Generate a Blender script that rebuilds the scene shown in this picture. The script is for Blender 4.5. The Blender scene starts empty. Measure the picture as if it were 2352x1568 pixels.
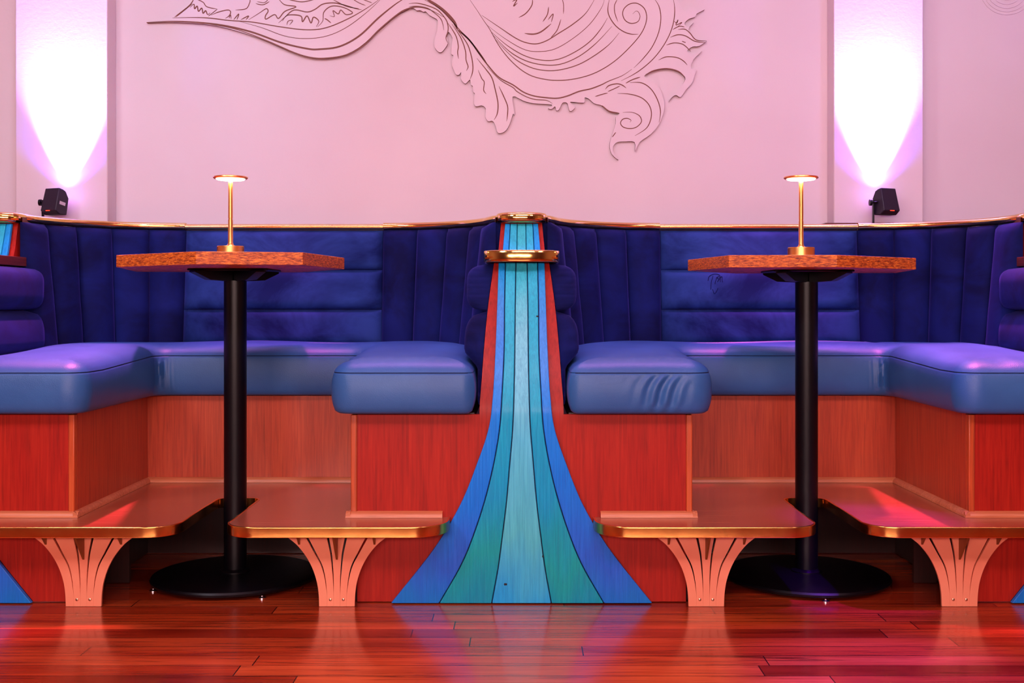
import bpy, bmesh, math, random
from mathutils import Vector, Matrix, noise
from mathutils.geometry import tessellate_polygon
random.seed(7)
SC = bpy.context.scene
COL = SC.collection
F = 2567.0; VX = 1198.0; HY = 697.0; EYE = 0.909
PI = math.pi

# ------------------------------------------------------------ camera
cd = bpy.data.cameras.new('camera'); cam = bpy.data.objects.new('camera', cd); COL.objects.link(cam)
cam.location = (0, 0, EYE); cam.rotation_euler = (PI/2, 0, 0)
cd.sensor_width = 36; cd.lens = F/2352*36
cd.shift_x = (1176-VX)/2352; cd.shift_y = -(784-HY)/2352
cd.clip_start = 0.05; cd.clip_end = 60
SC.camera = cam
# ------------------------------------------------------------ world, colour management
w = bpy.data.worlds.new('world'); SC.world = w; w.use_nodes = True
w.node_tree.nodes['Background'].inputs[0].default_value = (0.55, 0.28, 0.40, 1)
w.node_tree.nodes['Background'].inputs[1].default_value = 0.10
vs = SC.view_settings
vs.view_transform = 'Standard'; vs.look = 'None'; vs.gamma = 1; vs.use_curve_mapping = False; vs.exposure = 0.0

# ------------------------------------------------------------ room lights and added fill lights
def aim(o, target):
    d = Vector(target) - o.location
    o.rotation_euler = d.to_track_quat('-Z', 'Y').to_euler()
def area(name, loc, target, sx, sy, power, color, spread=180):
    l = bpy.data.lights.new(name, 'AREA'); l.shape = 'RECTANGLE'; l.size = sx; l.size_y = sy
    l.energy = power; l.color = color; l.spread = math.radians(spread)
    o = bpy.data.objects.new(name, l); COL.objects.link(o); o.location = loc; aim(o, target); return o
def spot(name, loc, target, deg, blend, power, color, radius=0.03):
    l = bpy.data.lights.new(name, 'SPOT'); l.spot_size = math.radians(deg); l.spot_blend = blend
    l.energy = power; l.color = color; l.shadow_soft_size = radius
    o = bpy.data.objects.new(name, l); COL.objects.link(o); o.location = loc; aim(o, target); return o
# pink ceiling washes of the room, behind and above the camera
area('ceiling_wash_light', (0.3, -0.6, 3.2), (0, 4.4, 0.9), 3.0, 0.4, 76, (1.0, 0.66, 0.80))
area('ceiling_wash_light', (-2.6, 0.4, 3.0), (-1.2, 4.0, 0.5), 0.6, 0.6, 50, (0.80, 0.74, 0.88))
area('ceiling_wash_light', (2.6, 0.4, 3.0), (1.4, 4.0, 0.5), 0.6, 0.6, 16, (0.9, 0.55, 0.70))
# added unseen light that brightens the back wall
area('added_wall_fill', (0.0, 1.6, 3.5), (0, 4.7, 1.9), 4.6, 0.2, 8, (1.0, 0.66, 0.86), 100)
# added low fill behind the camera, brightens brackets and panels under the seats
area('added_low_fill', (-0.4, -1.2, 1.3), (0, 3.4, 0.3), 3.4, 0.3, 105, (1.0, 0.68, 0.64))
# violet and magenta stage spots on the ceiling
spot('violet_spot', (-1.5, 4.1, 3.4), (-1.50, 3.66, 0.75), 20, 0.9, 1250, (1.0, 0.12, 0.34), 0.05)
spot('violet_spot', (1.7, 4.1, 3.4), (1.56, 3.68, 0.75), 21, 0.9, 1400, (1.0, 0.12, 0.36), 0.05)
spot('violet_spot', (-0.8, 3.9, 3.4), (-0.95, 4.16, 0.75), 17, 0.9, 400, (1.0, 0.08, 0.42), 0.05)
spot('violet_spot', (0.85, 3.9, 3.4), (1.0, 4.16, 0.75), 20, 0.9, 640, (1.0, 0.08, 0.42), 0.05)
area('added_violet_fill', (0, 4.0, 3.5), (0, 3.75, 0.7), 4.2, 0.1, 15, (0.95, 0.34, 1.0), 55)  # added overhead fill that turns the seat tops violet
spot('magenta_spot', (1.5, 2.2, 3.2), (1.06, 3.36, 0.26), 11, 0.9, 1300, (.22, 0.0, 1.0), 0.06)
spot('magenta_spot', (1.3, 1.4, 3.2), (0.93, 2.7, 0.0), 15, 0.9, 2600, (.06, 0.0, 1.0), 0.06)
spot('added_lilac_fill', (-0.6, 2.2, 3.5), (-1.45, 4.7, 1.75), 34, 1.0, 75, (.05, .50, .85), 0.1)  # added to tint the left wall lilac in place of uplight spill
spot('added_lilac_fill', (2.0, 2.2, 3.5), (1.55, 4.7, 1.8), 48, 1.0, 60, (.05, .34, .9), 0.1)  # added likewise to tint the right wall

# ------------------------------------------------------------ materials
def lin(c):
    return tuple(((v/255)/12.92 if v/255 <= .04045 else (((v/255)+.055)/1.055)**2.4) for v in c)+(1,)
def nmat(name):
    m = bpy.data.materials.new(name); m.use_nodes = True
    nt = m.node_tree; b = nt.nodes['Principled BSDF']; return m, nt, b
def plain(name, rgb, rough=.5, metal=0, emit=None, estr=0, coat=0, spec=.5):
    m, nt, b = nmat(name)
    b.inputs['Base Color'].default_value = lin(rgb); b.inputs['Roughness'].default_value = rough
    b.inputs['Metallic'].default_value = metal; b.inputs['Coat Weight'].default_value = coat
    b.inputs['Specular IOR Level'].default_value = spec
    if emit: b.inputs['Emission Color'].default_value = lin(emit); b.inputs['Emission Strength'].default_value = estr
    return m
def coords(nt, scale, rot=(0,0,0)):
    tc = nt.nodes.new('ShaderNodeTexCoord'); mp = nt.nodes.new('ShaderNodeMapping')
    mp.inputs['Scale'].default_value = scale; mp.inputs['Rotation'].default_value = rot
    nt.links.new(tc.outputs['Object'], mp.inputs['Vector']); return mp
def noisen(nt, vec, scale, detail=4, rough=.5, dist=0):
    n = nt.nodes.new('ShaderNodeTexNoise'); n.inputs['Scale'].default_value = scale
    n.inputs['Detail'].default_value = detail; n.inputs['Roughness'].default_value = rough
    n.inputs['Distortion'].default_value = dist
    nt.links.new(vec.outputs[0], n.inputs['Vector']); return n
def ramp(nt, src, stops):
    r = nt.nodes.new('ShaderNodeValToRGB'); e = r.color_ramp.elements
    e[0].position, e[0].color = stops[0][0], lin(stops[0][1])
    e[1].position, e[1].color = stops[-1][0], lin(stops[-1][1])
    for p, c in stops[1:-1]:
        x = e.new(p); x.color = lin(c)
    nt.links.new(src, r.inputs['Fac']); return r
def bump(nt, b, src, strength, dist):
    bn = nt.nodes.new('ShaderNodeBump'); bn.inputs['Strength'].default_value = strength
    bn.inputs['Distance'].default_value = dist
    nt.links.new(src, bn.inputs['Height']); nt.links.new(bn.outputs[0], b.inputs['Normal']); return bn
def mix(nt, a, b_, fac, mode='MIX'):
    m = nt.nodes.new('ShaderNodeMix'); m.data_type = 'RGBA'; m.blend_type = mode
    nt.links.new(a, m.inputs[6]); nt.links.new(b_, m.inputs[7])
    if isinstance(fac, (int, float)): m.inputs[0].default_value = fac
    else: nt.links.new(fac, m.inputs[0])
    return m.outputs[2]
def wood(name, dark, mid, light, axis='z', rough=.38, scale=1.0, coat=.3, bmp=.15, fine=(0.25, 0.75)):
    m, nt, b = nmat(name)
    s = {'x': (1.2, 40, 40), 'y': (40, 1.2, 40), 'z': (40, 40, 1.6)}[axis]
    s = tuple(v*scale for v in s)
    mp = coords(nt, s); n = noisen(nt, mp, 3.2, 6, .6, .6)
    s2 = {'x': (.8, 7, 7), 'y': (7, .8, 7), 'z': (7, 7, .8)}[axis]
    mp2 = coords(nt, s2); n2 = noisen(nt, mp2, 1.6, 3, .5, .8)
    r1 = ramp(nt, n.outputs['Fac'], [(fine[0], dark), (.5, mid), (fine[1], light)])
    r2 = ramp(nt, n2.outputs['Fac'], [(.3, mid), (.7, light)])
    nt.links.new(mix(nt, r1.outputs[0], r2.outputs[0], .35), b.inputs['Base Color'])
    b.inputs['Roughness'].default_value = rough; b.inputs['Coat Weight'].default_value = coat
    b.inputs['Coat Roughness'].default_value = .25; b.inputs['Specular IOR Level'].default_value = .28 if coat < .2 else .45
    bump(nt, b, n.outputs['Fac'], bmp, .002); return m
M = {}
M['panel_wood'] = wood('mahogany_panel', (108, 9, 3), (164, 22, 9), (190, 42, 19), 'z', .5, coat=.08)
M['riser_wood'] = wood('mahogany_riser', (120, 34, 12), (184, 62, 30), (208, 88, 46), 'z', .45)
M['trim_wood'] = wood('oak_trim', (150, 70, 36), (205, 112, 70), (232, 150, 104), 'x', .4)
M['corner_wood'] = wood('oak_corner', (110, 34, 14), (190, 74, 30), (224, 104, 48), 'z', .4, .6)
M['deck_wood'] = wood('deck_laminate', (122, 50, 30), (168, 84, 54), (196, 112, 76), 'x', .22, coat=.5, bmp=.05)
M['shade_wood'] = wood('shade_painted_wood', (26, 5, 4), (44, 9, 6), (60, 14, 9), 'z', .5)  # shade below the footrest put into the wood colour
M['ledge_wood'] = wood('dark_ledge', (50, 18, 14), (90, 36, 24), (120, 56, 36), 'y', .35)

def brass(name, rgb, rough):
    m, nt, b = nmat(name)
    mp = coords(nt, (6, 6, 6)); n = noisen(nt, mp, 2.5, 3)
    r = nt.nodes.new('ShaderNodeMapRange'); r.inputs[3].default_value = rough*.6; r.inputs[4].default_value = rough*1.5
    nt.links.new(n.outputs['Fac'], r.inputs[0]); nt.links.new(r.outputs[0], b.inputs['Roughness'])
    b.inputs['Base Color'].default_value = lin(rgb); b.inputs['Metallic'].default_value = 1
    bump(nt, b, n.outputs['Fac'], .08, .01); return m
M['brass'] = brass('polished_brass', (238, 198, 112), .12)
M['edge_brass'] = brass('brass_edging', (238, 172, 92), .2)
M['lamp_brass'] = brass('brushed_lamp_brass', (246, 178, 104), .3)
M['screw'] = plain('screw_steel', (220, 180, 150), .3, 1)
M['chrome'] = plain('chrome', (220, 210, 215), .18, 1)

def velvet(name, dark, light):
    m, nt, b = nmat(name)
    mp = coords(nt, (1, 1, 1.3)); n = noisen(nt, mp, 3.6, 5, .6, .5)
    mp2 = coords(nt, (120, 120, 240)); n2 = noisen(nt, mp2, 3, 2)
    r = ramp(nt, n.outputs['Fac'], [(.38, dark), (.62, light)])
    nt.links.new(r.outputs[0], b.inputs['Base Color'])
    b.inputs['Roughness'].default_value = .85; b.inputs['Specular IOR Level'].default_value = .15
    b.inputs['Sheen Weight'].default_value = .3; b.inputs['Sheen Roughness'].default_value = .35
    b.inputs['Sheen Tint'].default_value = lin((100, 100, 220))
    bump(nt, b, n2.outputs['Fac'], .12, .001); return m
M['velvet'] = velvet('navy_velvet', (7, 12, 62), (16, 28, 98))
M['velvet_flat'] = velvet('brushed_navy_velvet', (12, 28, 88), (40, 66, 142))

m, nt, b = nmat('blue_leather'); M['leather'] = m
mp = coords(nt, (1, 1, 1)); n = noisen(nt, mp, 420, 2); nb = noisen(nt, mp, 5, 3, .5, .5)
r = ramp(nt, nb.outputs['Fac'], [(.3, (42, 91, 152)), (.7, (50, 104, 166))])
nt.links.new(r.outputs[0], b.inputs['Base Color']); b.inputs['Roughness'].default_value = .42
ad = nt.nodes.new('ShaderNodeMath'); ad.operation = 'MULTIPLY_ADD'; ad.inputs[1].default_value = 3.0
nt.links.new(nb.outputs['Fac'], ad.inputs[0]); nt.links.new(n.outputs['Fac'], ad.inputs[2])
bump(nt, b, ad.outputs[0], .22, .0025)
M['nap_mark'] = plain('pressed_nap', (14, 18, 70), .9, spec=.1)
M['knot'] = plain('plank_knot', (22, 20, 34), .7)
M['thread'] = plain('dark_thread', (14, 24, 70), .7)

m, nt, b = nmat('plaster_wall'); M['wall'] = m
mp = coords(nt, (1, 1, 1)); n = noisen(nt, mp, 60, 5, .6); n2 = noisen(nt, mp, 1.4, 4)
r = ramp(nt, n2.outputs['Fac'], [(.3, (222, 206, 214)), (.7, (230, 216, 222))])
nt.links.new(r.outputs[0], b.inputs['Base Color']); b.inputs['Roughness'].default_value = .62
b.inputs['Specular IOR Level'].default_value = .3
bump(nt, b, n.outputs['Fac'], .12, .004)
M['warm_wall'] = plain('warm_plaster', (196, 158, 132), .7)
M['ceiling'] = plain('ceiling_paint', (190, 150, 150), .8)
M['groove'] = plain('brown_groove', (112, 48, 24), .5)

# strip floor: boards run across the room
m, nt, b = nmat('strip_floor'); M['floor'] = m
tc = nt.nodes.new('ShaderNodeTexCoord'); br = nt.nodes.new('ShaderNodeTexBrick')
br.inputs['Scale'].default_value = 1; br.inputs['Brick Width'].default_value = 1.3; br.inputs['Row Height'].default_value = .078
br.inputs['Mortar Size'].default_value = .0018; br.inputs['Mortar Smooth'].default_value = .3; br.offset = 0
br.inputs['Color1'].default_value = (0, 0, 0, 1); br.inputs['Color2'].default_value = (1, 1, 1, 1)
br.inputs['Mortar'].default_value = (.5, .5, .5, 1)
sp_ = nt.nodes.new('ShaderNodeSeparateXYZ'); nt.links.new(tc.outputs['Object'], sp_.inputs[0])
dv = nt.nodes.new('ShaderNodeMath'); dv.operation = 'DIVIDE'; dv.inputs[1].default_value = .078; nt.links.new(sp_.outputs['Y'], dv.inputs[0])
fl = nt.nodes.new('ShaderNodeMath'); fl.operation = 'FLOOR'; nt.links.new(dv.outputs[0], fl.inputs[0])
wn_ = nt.nodes.new('ShaderNodeTexWhiteNoise'); wn_.noise_dimensions = '1D'; nt.links.new(fl.outputs[0], wn_.inputs['W'])
ax = nt.nodes.new('ShaderNodeMath'); ax.operation = 'MULTIPLY_ADD'; ax.inputs[1].default_value = 1.3
nt.links.new(wn_.outputs['Value'], ax.inputs[0]); nt.links.new(sp_.outputs['X'], ax.inputs[2])
cb = nt.nodes.new('ShaderNodeCombineXYZ'); nt.links.new(ax.outputs[0], cb.inputs[0]); nt.links.new(sp_.outputs['Y'], cb.inputs[1])
nt.links.new(cb.outputs[0], br.inputs['Vector'])
mp = coords(nt, (1.1, 26, 1)); n = noisen(nt, mp, 2.4, 7, .62, 1.2)
mpb = coords(nt, (.9, 5, 1)); nb = noisen(nt, mpb, 1.6, 3, .5, .4)
tint = ramp(nt, br.outputs['Color'], [(0, (150, 38, 14)), (.35, (205, 76, 32)), (.7, (230, 102, 46)), (1, (166, 44, 20))])
grain = ramp(nt, n.outputs['Fac'], [(.28, (96, 60, 70)), (.45, (225, 220, 225)), (.7, (255, 255, 255))])
big = ramp(nt, nb.outputs['Fac'], [(.3, (190, 150, 150)), (.65, (255, 255, 255))])
c = mix(nt, tint.outputs[0], grain.outputs[0], 1.0, 'MULTIPLY'); c = mix(nt, c, big.outputs[0], 1.0, 'MULTIPLY')
dk = nt.nodes.new('ShaderNodeRGB'); dk.outputs[0].default_value = lin((40, 8, 8))
c = mix(nt, c, dk.outputs[0], br.outputs['Fac'])
nt.links.new(c, b.inputs['Base Color']); b.inputs['Roughness'].default_value = .24
b.inputs['Coat Weight'].default_value = .4; b.inputs['Coat Roughness'].default_value = .12
bump(nt, b, n.outputs['Fac'], .06, .003)

def painted(name, stops, axis_tilt=0.0):
    """stained pine: colour runs along the plank, brushed grain on top"""
    m, nt, b = nmat(name)
    tc = nt.nodes.new('ShaderNodeTexCoord'); sx = nt.nodes.new('ShaderNodeSeparateXYZ')
    nt.links.new(tc.outputs['Object'], sx.inputs[0])
    mp0 = coords(nt, (9, 9, 2.4)); n0 = noisen(nt, mp0, 1.3, 3)
    ma = nt.nodes.new('ShaderNodeMath'); ma.operation = 'MULTIPLY_ADD'; ma.inputs[1].default_value = .35
    nt.links.new(n0.outputs['Fac'], ma.inputs[0]); nt.links.new(sx.outputs['Z'], ma.inputs[2])
    sb = nt.nodes.new('ShaderNodeMath'); sb.operation = 'SUBTRACT'; sb.inputs[1].default_value = .17
    nt.links.new(ma.outputs[0], sb.inputs[0])
    r = ramp(nt, sb.outputs[0], stops)
    mp = coords(nt, (60, 60, 2.2), (0, axis_tilt, 0)); n = noisen(nt, mp, 2.6, 6, .65, .8)
    g = ramp(nt, n.outputs['Fac'], [(.3, (205, 220, 232)), (.6, (255, 255, 255))])
    nt.links.new(mix(nt, r.outputs[0], g.outputs[0], 1.0, 'MULTIPLY'), b.inputs['Base Color'])
    b.inputs['Roughness'].default_value = .38; b.inputs['Specular IOR Level'].default_value = .35; b.inputs['Coat Weight'].default_value = .08; b.inputs['Coat Roughness'].default_value = .2
    bump(nt, b, n.outputs['Fac'], .55, .0035); return m
M['plank_outer'] = painted('blue_stain', [(0, (12, 126, 215)), (.16, (40, 108, 225)), (.34, (4, 130, 240)), (.62, (4, 146, 250)), (.85, (70, 158, 250)), (1, (10, 168, 245))], .12)
M['plank_inner'] = painted('teal_stain', [(0, (2, 156, 184)), (.14, (4, 172, 172)), (.35, (2, 168, 214)), (.7, (2, 190, 222)), (1, (46, 204, 238))], -.1)
M['plank_mid'] = painted('pale_stain', [(0, (36, 174, 235)), (.2, (84, 204, 214)), (.45, (92, 212, 240)), (.8, (126, 224, 242)), (1, (60, 212, 232))])
M['gap'] = plain('dark_blue_gap', (8, 30, 80), .6)
M['black'] = plain('black_powder_coat', (8, 6, 11), .36, 0, spec=.3)
M['blackpl'] = plain('black_plastic', (34, 26, 46), .5)
M['tray'] = plain('underside_black', (14, 9, 14), .6)
m, nt, b = nmat('copper_bracket'); M['copper'] = m
mp = coords(nt, (3, 3, 3)); n = noisen(nt, mp, 3, 3)
r = ramp(nt, n.outputs['Fac'], [(.3, (244, 140, 104)), (.7, (250, 154, 116))])
nt.links.new(r.outputs[0], b.inputs['Base Color']); b.inputs['Roughness'].default_value = .5; b.inputs['Metallic'].default_value = .1
M['copper_edge'] = plain('raw_copper_edge', (150, 92, 44), .5, .5)
# table edge: coarse stranded bamboo-like end grain
m, nt, b = nmat('strand_wood'); M['strand'] = m
mp = coords(nt, (16, 16, 110)); n = noisen(nt, mp, 3.2, 7, .75, .35)
r = ramp(nt, n.outputs['Fac'], [(.34, (60, 18, 4)), (.44, (150, 58, 12)), (.54, (222, 108, 26)), (.66, (252, 164, 56))])
nt.links.new(r.outputs[0], b.inputs['Base Color']); b.inputs['Roughness'].default_value = .4
bump(nt, b, n.outputs['Fac'], .4, .003)
M['lamp_glow'] = plain('lamp_diffuser', (255, 235, 200), .5, 0, (255, 214, 160), 14)
M['led_red'] = plain('red_led', (255, 60, 40), .5, 0, (255, 50, 30), 5)
M['sticker'] = plain('label_sticker', (200, 190, 205), .6)
M['lens'] = plain('lens', (240, 220, 255), .2, 0, (220, 150, 255), 12)

# ------------------------------------------------------------ object helpers
def meta(o, label=None, cat=None, group=None, kind=None):
    if label: o['label'] = label
    if cat: o['category'] = cat
    if group: o['group'] = group
    if kind: o['kind'] = kind
    return o
def thing(name, label, cat, loc=(0,0,0), group=None, rotz=0):
    o = bpy.data.objects.new(name, None); COL.objects.link(o); o.location = loc; o.rotation_euler = (0,0,rotz)
    o.empty_display_size = .05
    return meta(o, label, cat, group)
class MB:
    def __init__(s): s.v = []; s.f = []
    def add(s, vs, fs):
        k = len(s.v); s.v += [tuple(v) for v in vs]; s.f += [tuple(i+k for i in f) for f in fs]; return s
    def box(s, x0, x1, y0, y1, z0, z1):
        vs = [(x, y, z) for z in (z0, z1) for y in (y0, y1) for x in (x0, x1)]
        return s.add(vs, [(0,2,3,1), (4,5,7,6), (0,1,5,4), (2,6,7,3), (0,4,6,2), (1,3,7,5)])
    def loft(s, loops, closed=True, caps=True):
        n = len(loops[0]); vs = [p for l in loops for p in l]; fs = []
        for i in range(len(loops)-1):
            for j in range(n if closed else n-1):
                a = i*n+j; b_ = i*n+(j+1) % n
                fs.append((a, b_, b_+n, a+n))
        if caps and closed:
            fs.append(tuple(range(n-1, -1, -1))); fs.append(tuple((len(loops)-1)*n+j for j in range(n)))
        return s.add(vs, fs)
    def lathe(s, prof, cx=0, cy=0, n=48):
        loops = [[(cx+r*math.cos(2*PI*j/n), cy+r*math.sin(2*PI*j/n), z) for j in range(n)] for r, z in prof]
        return s.loft(loops)
    def tube(s, p0, p1, r, n=16):
        p0, p1 = Vector(p0), Vector(p1); d = (p1-p0).normalized()
        a = d.orthogonal().normalized(); b_ = d.cross(a)
        return s.loft([[tuple(p+a*r*math.cos(2*PI*j/n)+b_*r*math.sin(2*PI*j/n)) for j in range(n)] for p in (p0, p1)])
    def prism(s, poly, y0, y1):            # polygon in XZ, extruded along Y, triangulated caps
        n = len(poly); tri = tessellate_polygon([[Vector((x, z, 0)) for x, z in poly]])
        vs = [(x, y0, z) for x, z in poly]+[(x, y1, z) for x, z in poly]; fs = []
        for t in tri: fs.append(tuple(t)); fs.append(tuple(i+n for i in reversed(t)))
        for i in range(n): j = (i+1) % n; fs.append((i, j, j+n, i+n))
        return s.add(vs, fs)
def obj(name, mb, mat, parent=None, loc=None, smooth=True, bevel=0, sharp=40, label=None):
    me = bpy.data.meshes.new(name)
    off = Vector(loc) if loc else Vector((0,0,0))
    if parent is not None and loc is None: off = parent_world(parent)
    me.from_pydata([tuple(Vector(v)-off) for v in mb.v], [], mb.f); me.update()
    bm = bmesh.new(); bm.from_mesh(me); bmesh.ops.remove_doubles(bm, verts=bm.verts, dist=1e-6)
    bmesh.ops.recalc_face_normals(bm, faces=bm.faces)
    if smooth:
        for f in bm.faces: f.smooth = True
        for e in bm.edges:
            if len(e.link_faces) == 2 and e.calc_face_angle(0) > math.radians(sharp): e.smooth = False
    bm.to_mesh(me); bm.free()
    o = bpy.data.objects.new(name, me); COL.objects.link(o)
    me.materials.append(mat if not isinstance(mat, str) else M[mat])
    if parent is not None: o.parent = parent
    else: o.location = off
    if bevel:
        b_ = o.modifiers.new('bevel', 'BEVEL'); b_.width = bevel; b_.segments = 2; b_.limit_method = 'ANGLE'; b_.angle_limit = math.radians(50)
        b_.harden_normals = False
    if name in ('deck', 'brass_edging', 'tabletop', 'armrest_ledge', 'brass_band', 'brass_cap', 'brass_rail', 'bracket', 'wave_plank', 'upper_plank', 'base', 'round_base', 'lamp_head'):
        wn = o.modifiers.new('weighted_normal', 'WEIGHTED_NORMAL'); wn.keep_sharp = True; wn.weight = 80
    if label: o['label'] = label
    return o
def parent_world(p):
    v = Vector((0,0,0))
    while p is not None: v = v + Vector(p.location); p = p.parent
    return v
def rpoly(cor, inset=0.0, seg=8, step=.02):
    """rounded polygon (ccw) from corners (x,y,r), moved inwards by inset; point count does not depend on inset"""
    n = len(cor); out = []; arcs = []
    for i in range(n):
        p0 = Vector(cor[i-1][:2]); p = Vector(cor[i][:2]); p1 = Vector(cor[(i+1) % n][:2]); r = cor[i][2]
        a = (p-p0).normalized(); b_ = (p1-p).normalized()
        na = Vector((-a.y, a.x)); nb = Vector((-b_.y, b_.x))
        cr = a.x*b_.y-a.y*b_.x; dt = a.dot(b_)
        half = math.atan2(cr, dt)/2
        pi = p + (na+nb).normalized()*inset/max(.2, math.cos(half))
        rr = max(r-inset, .0008) if cr > 0 else max(r+inset, .0008)
        if r == 0: rr = .0008
        t = rr*math.tan(abs(half)); sgn = 1 if cr > 0 else -1
        c = pi - a*t + na*sgn*rr
        v = (pi-a*t)-c; pts = []
        for k in range(seg+1):
            an = 2*half*k/seg; pts.append((c.x+v.x*math.cos(an)-v.y*math.sin(an), c.y+v.x*math.sin(an)+v.y*math.cos(an)))
        arcs.append(pts)
    for i in range(n):
        out += arcs[i]
        L = (Vector(cor[(i+1) % n][:2])-Vector(cor[i][:2])).length; m_ = max(1, int(L/step))
        s, e = arcs[i][-1], arcs[(i+1) % n][0]
        for k in range(1, m_): out.append((s[0]+(e[0]-s[0])*k/m_, s[1]+(e[1]-s[1])*k/m_))
    return out
def slab(cor, z0, z1, r=0.004, seg=8, step=.05):
    prof = [(z0, r), (z0+r*.3, r*.3), (z0+r, 0), (z1-r, 0), (z1-r*.3, r*.3), (z1, r)]
    return MB().loft([[(x, y, z) for x, y in rpoly(cor, i, seg, step)] for z, i in prof])
def sweep(path, prof, mb=None):
    """open 2D path (x,y); prof = closed list of (offset to the right of travel, z)"""
    mb = mb or MB(); n = len(path); loops = []
    for i in range(n):
        a = Vector(path[max(i-1, 0)]); c = Vector(path[min(i+1, n-1)]); t = (c-a).normalized()
        nr = Vector((t.y, -t.x))
        loops.append([(path[i][0]+nr.x*o_, path[i][1]+nr.y*o_, z) for o_, z in prof])
    return mb.loft(loops)
def interp(tab, x):
    tab = sorted(tab)
    if x <= tab[0][0]: return tab[0][1]
    for (a, b_), (c, d) in zip(tab, tab[1:]):
        if x <= c: return b_+(d-b_)*(x-a)/(c-a)
    return tab[-1][1]
def spline(pts, n=6):
    out = []; P = [pts[0]]+list(pts)+[pts[-1]]
    for i in range(1, len(P)-2):
        for k in range(n):
            t = k/n
            out.append(tuple(.5*((2*P[i][d])+(-P[i-1][d]+P[i+1][d])*t+(2*P[i-1][d]-5*P[i][d]+4*P[i+1][d]-P[i+2][d])*t*t
                        +(-P[i-1][d]+3*P[i][d]-3*P[i+1][d]+P[i+2][d])*t**3) for d in range(len(pts[0]))))
    out.append(tuple(pts[-1])); return out

# ------------------------------------------------------------ setting
WALL = 4.70; PIL = 4.60
SP = 1.878                      # spacing of the dividers
o = obj('floor', MB().box(-5.1, 5.1, -4.1, 4.9, -.05, 0), 'floor', loc=(0,0,0)); meta(o, kind='structure')
o = obj('wall_back', MB().box(-5, 5, WALL, WALL+.15, 0, 3.7), 'wall', loc=(0,WALL,0)); meta(o, kind='structure')
for nm, bx, mt in (('wall_front', (-5, 5, -4.1, -4, 0, 3.7), 'warm_wall'), ('wall_left', (-5.1, -5, -4, WALL, 0, 3.7), 'warm_wall'),
                   ('wall_right', (5, 5.1, -4, WALL, 0, 3.7), 'warm_wall'), ('ceiling', (-5.1, 5.1, -4.1, WALL+.1, 3.7, 3.8), 'ceiling')):
    o = obj(nm, MB().box(*bx), mt, loc=(bx[0], bx[2], bx[4])); meta(o, kind='structure')
for i, (pa, pb) in enumerate(((35, 247), (1915, 2121))):
    o = obj('trim_%d' % (i+1), MB().box((pa-VX)*PIL/F, (pb-VX)*PIL/F, PIL, WALL-.0005, 1.0, 3.69), 'wall', loc=(0,PIL,0), bevel=.004)
    meta(o, kind='structure')

# ------------------------------------------------------------ dividers with the wave of painted planks
def D_low(z):  return 3.38 if z < .58 else 3.38+.17*((z-.58)/.48)**1.25
def D_up(z):   return 3.925+(z-1.06)*.45
def px2(py, hw, D):
    z = .9
    for _ in range(30): z = EYE+(HY-py)*D(z)/F
    return z, hw*D(z)/F
tab_o = [(606, 53.8), (701, 57), (804, 61), (908, 67), (985, 77), (1070, 105.5), (1156, 140.5), (1241, 189.5), (1305, 236.5), (1388, 303.5)]
tab_i = [(606, 37), (701, 39), (804, 40), (908, 45), (985, 50.5), (1070, 65), (1156, 86.5), (1241, 115), (1305, 143), (1388, 191)]
tab_c = [(606, 12.9), (701, 14.5), (804, 15.5), (908, 17.5), (985, 20.5), (1070, 27.5), (1156, 35), (1241, 45.4), (1305, 54), (1388, 69)]
tab_r = [(604, 63.5), (701, 77), (804, 87), (873, 92), (930, 97)]
LO = {k: [px2(y, h, D_low) for y, h in t] for k, t in (('o', tab_o), ('i', tab_i), ('c', tab_c), ('r', tab_r))}
UP = {'o': [px2(513, 38.4, D_up), px2(575, 43.7, D_up)], 'i': [px2(513, 25.6, D_up), px2(575, 29, D_up)],
      'c': [px2(513, 9.8, D_up), px2(575, 10.7, D_up)], 'r': [px2(513, 47.3, D_up), px2(575, 53.3, D_up)]}
def smooth_tab(t):
    t = sorted(t); return spline(t, 6)
for k in LO: LO[k] = smooth_tab(LO[k])
def plank(cx, fa, fb, D, z0, z1, nz, thick=.012):
    """curved board between edge functions fa(z) < fb(z)"""
    loops = []
    for i in range(nz+1):
        z = z0+(z1-z0)*i/nz; a = cx+fa(z); b_ = cx+fb(z); y = D(z); e = .0035
        loops.append([(a, y+thick, z), (a, y+e, z), (a+e*.3, y+e*.3, z), (a+e, y, z), (b_-e, y, z), (b_-e*.3, y+e*.3, z), (b_, y+e, z), (b_, y+thick, z)])
    return MB().loft(loops)
def fpair(T, k, sgn, g=0.0012):
    """edge functions of plank k: centre, inner, outer"""
    def at(key, s): return lambda z: s*interp(T[key], z)
    if k == 'c': return (lambda z: -interp(T['c'], z)+g), (lambda z: interp(T['c'], z)-g)
    lo, hi = ('c', 'i') if k == 'i' else ('i', 'o')
    if sgn > 0: return (lambda z: interp(T[lo], z)+g), (lambda z: interp(T[hi], z)-g)
    return (lambda z: -interp(T[hi], z)+g), (lambda z: -interp(T[lo], z)-g)
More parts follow.
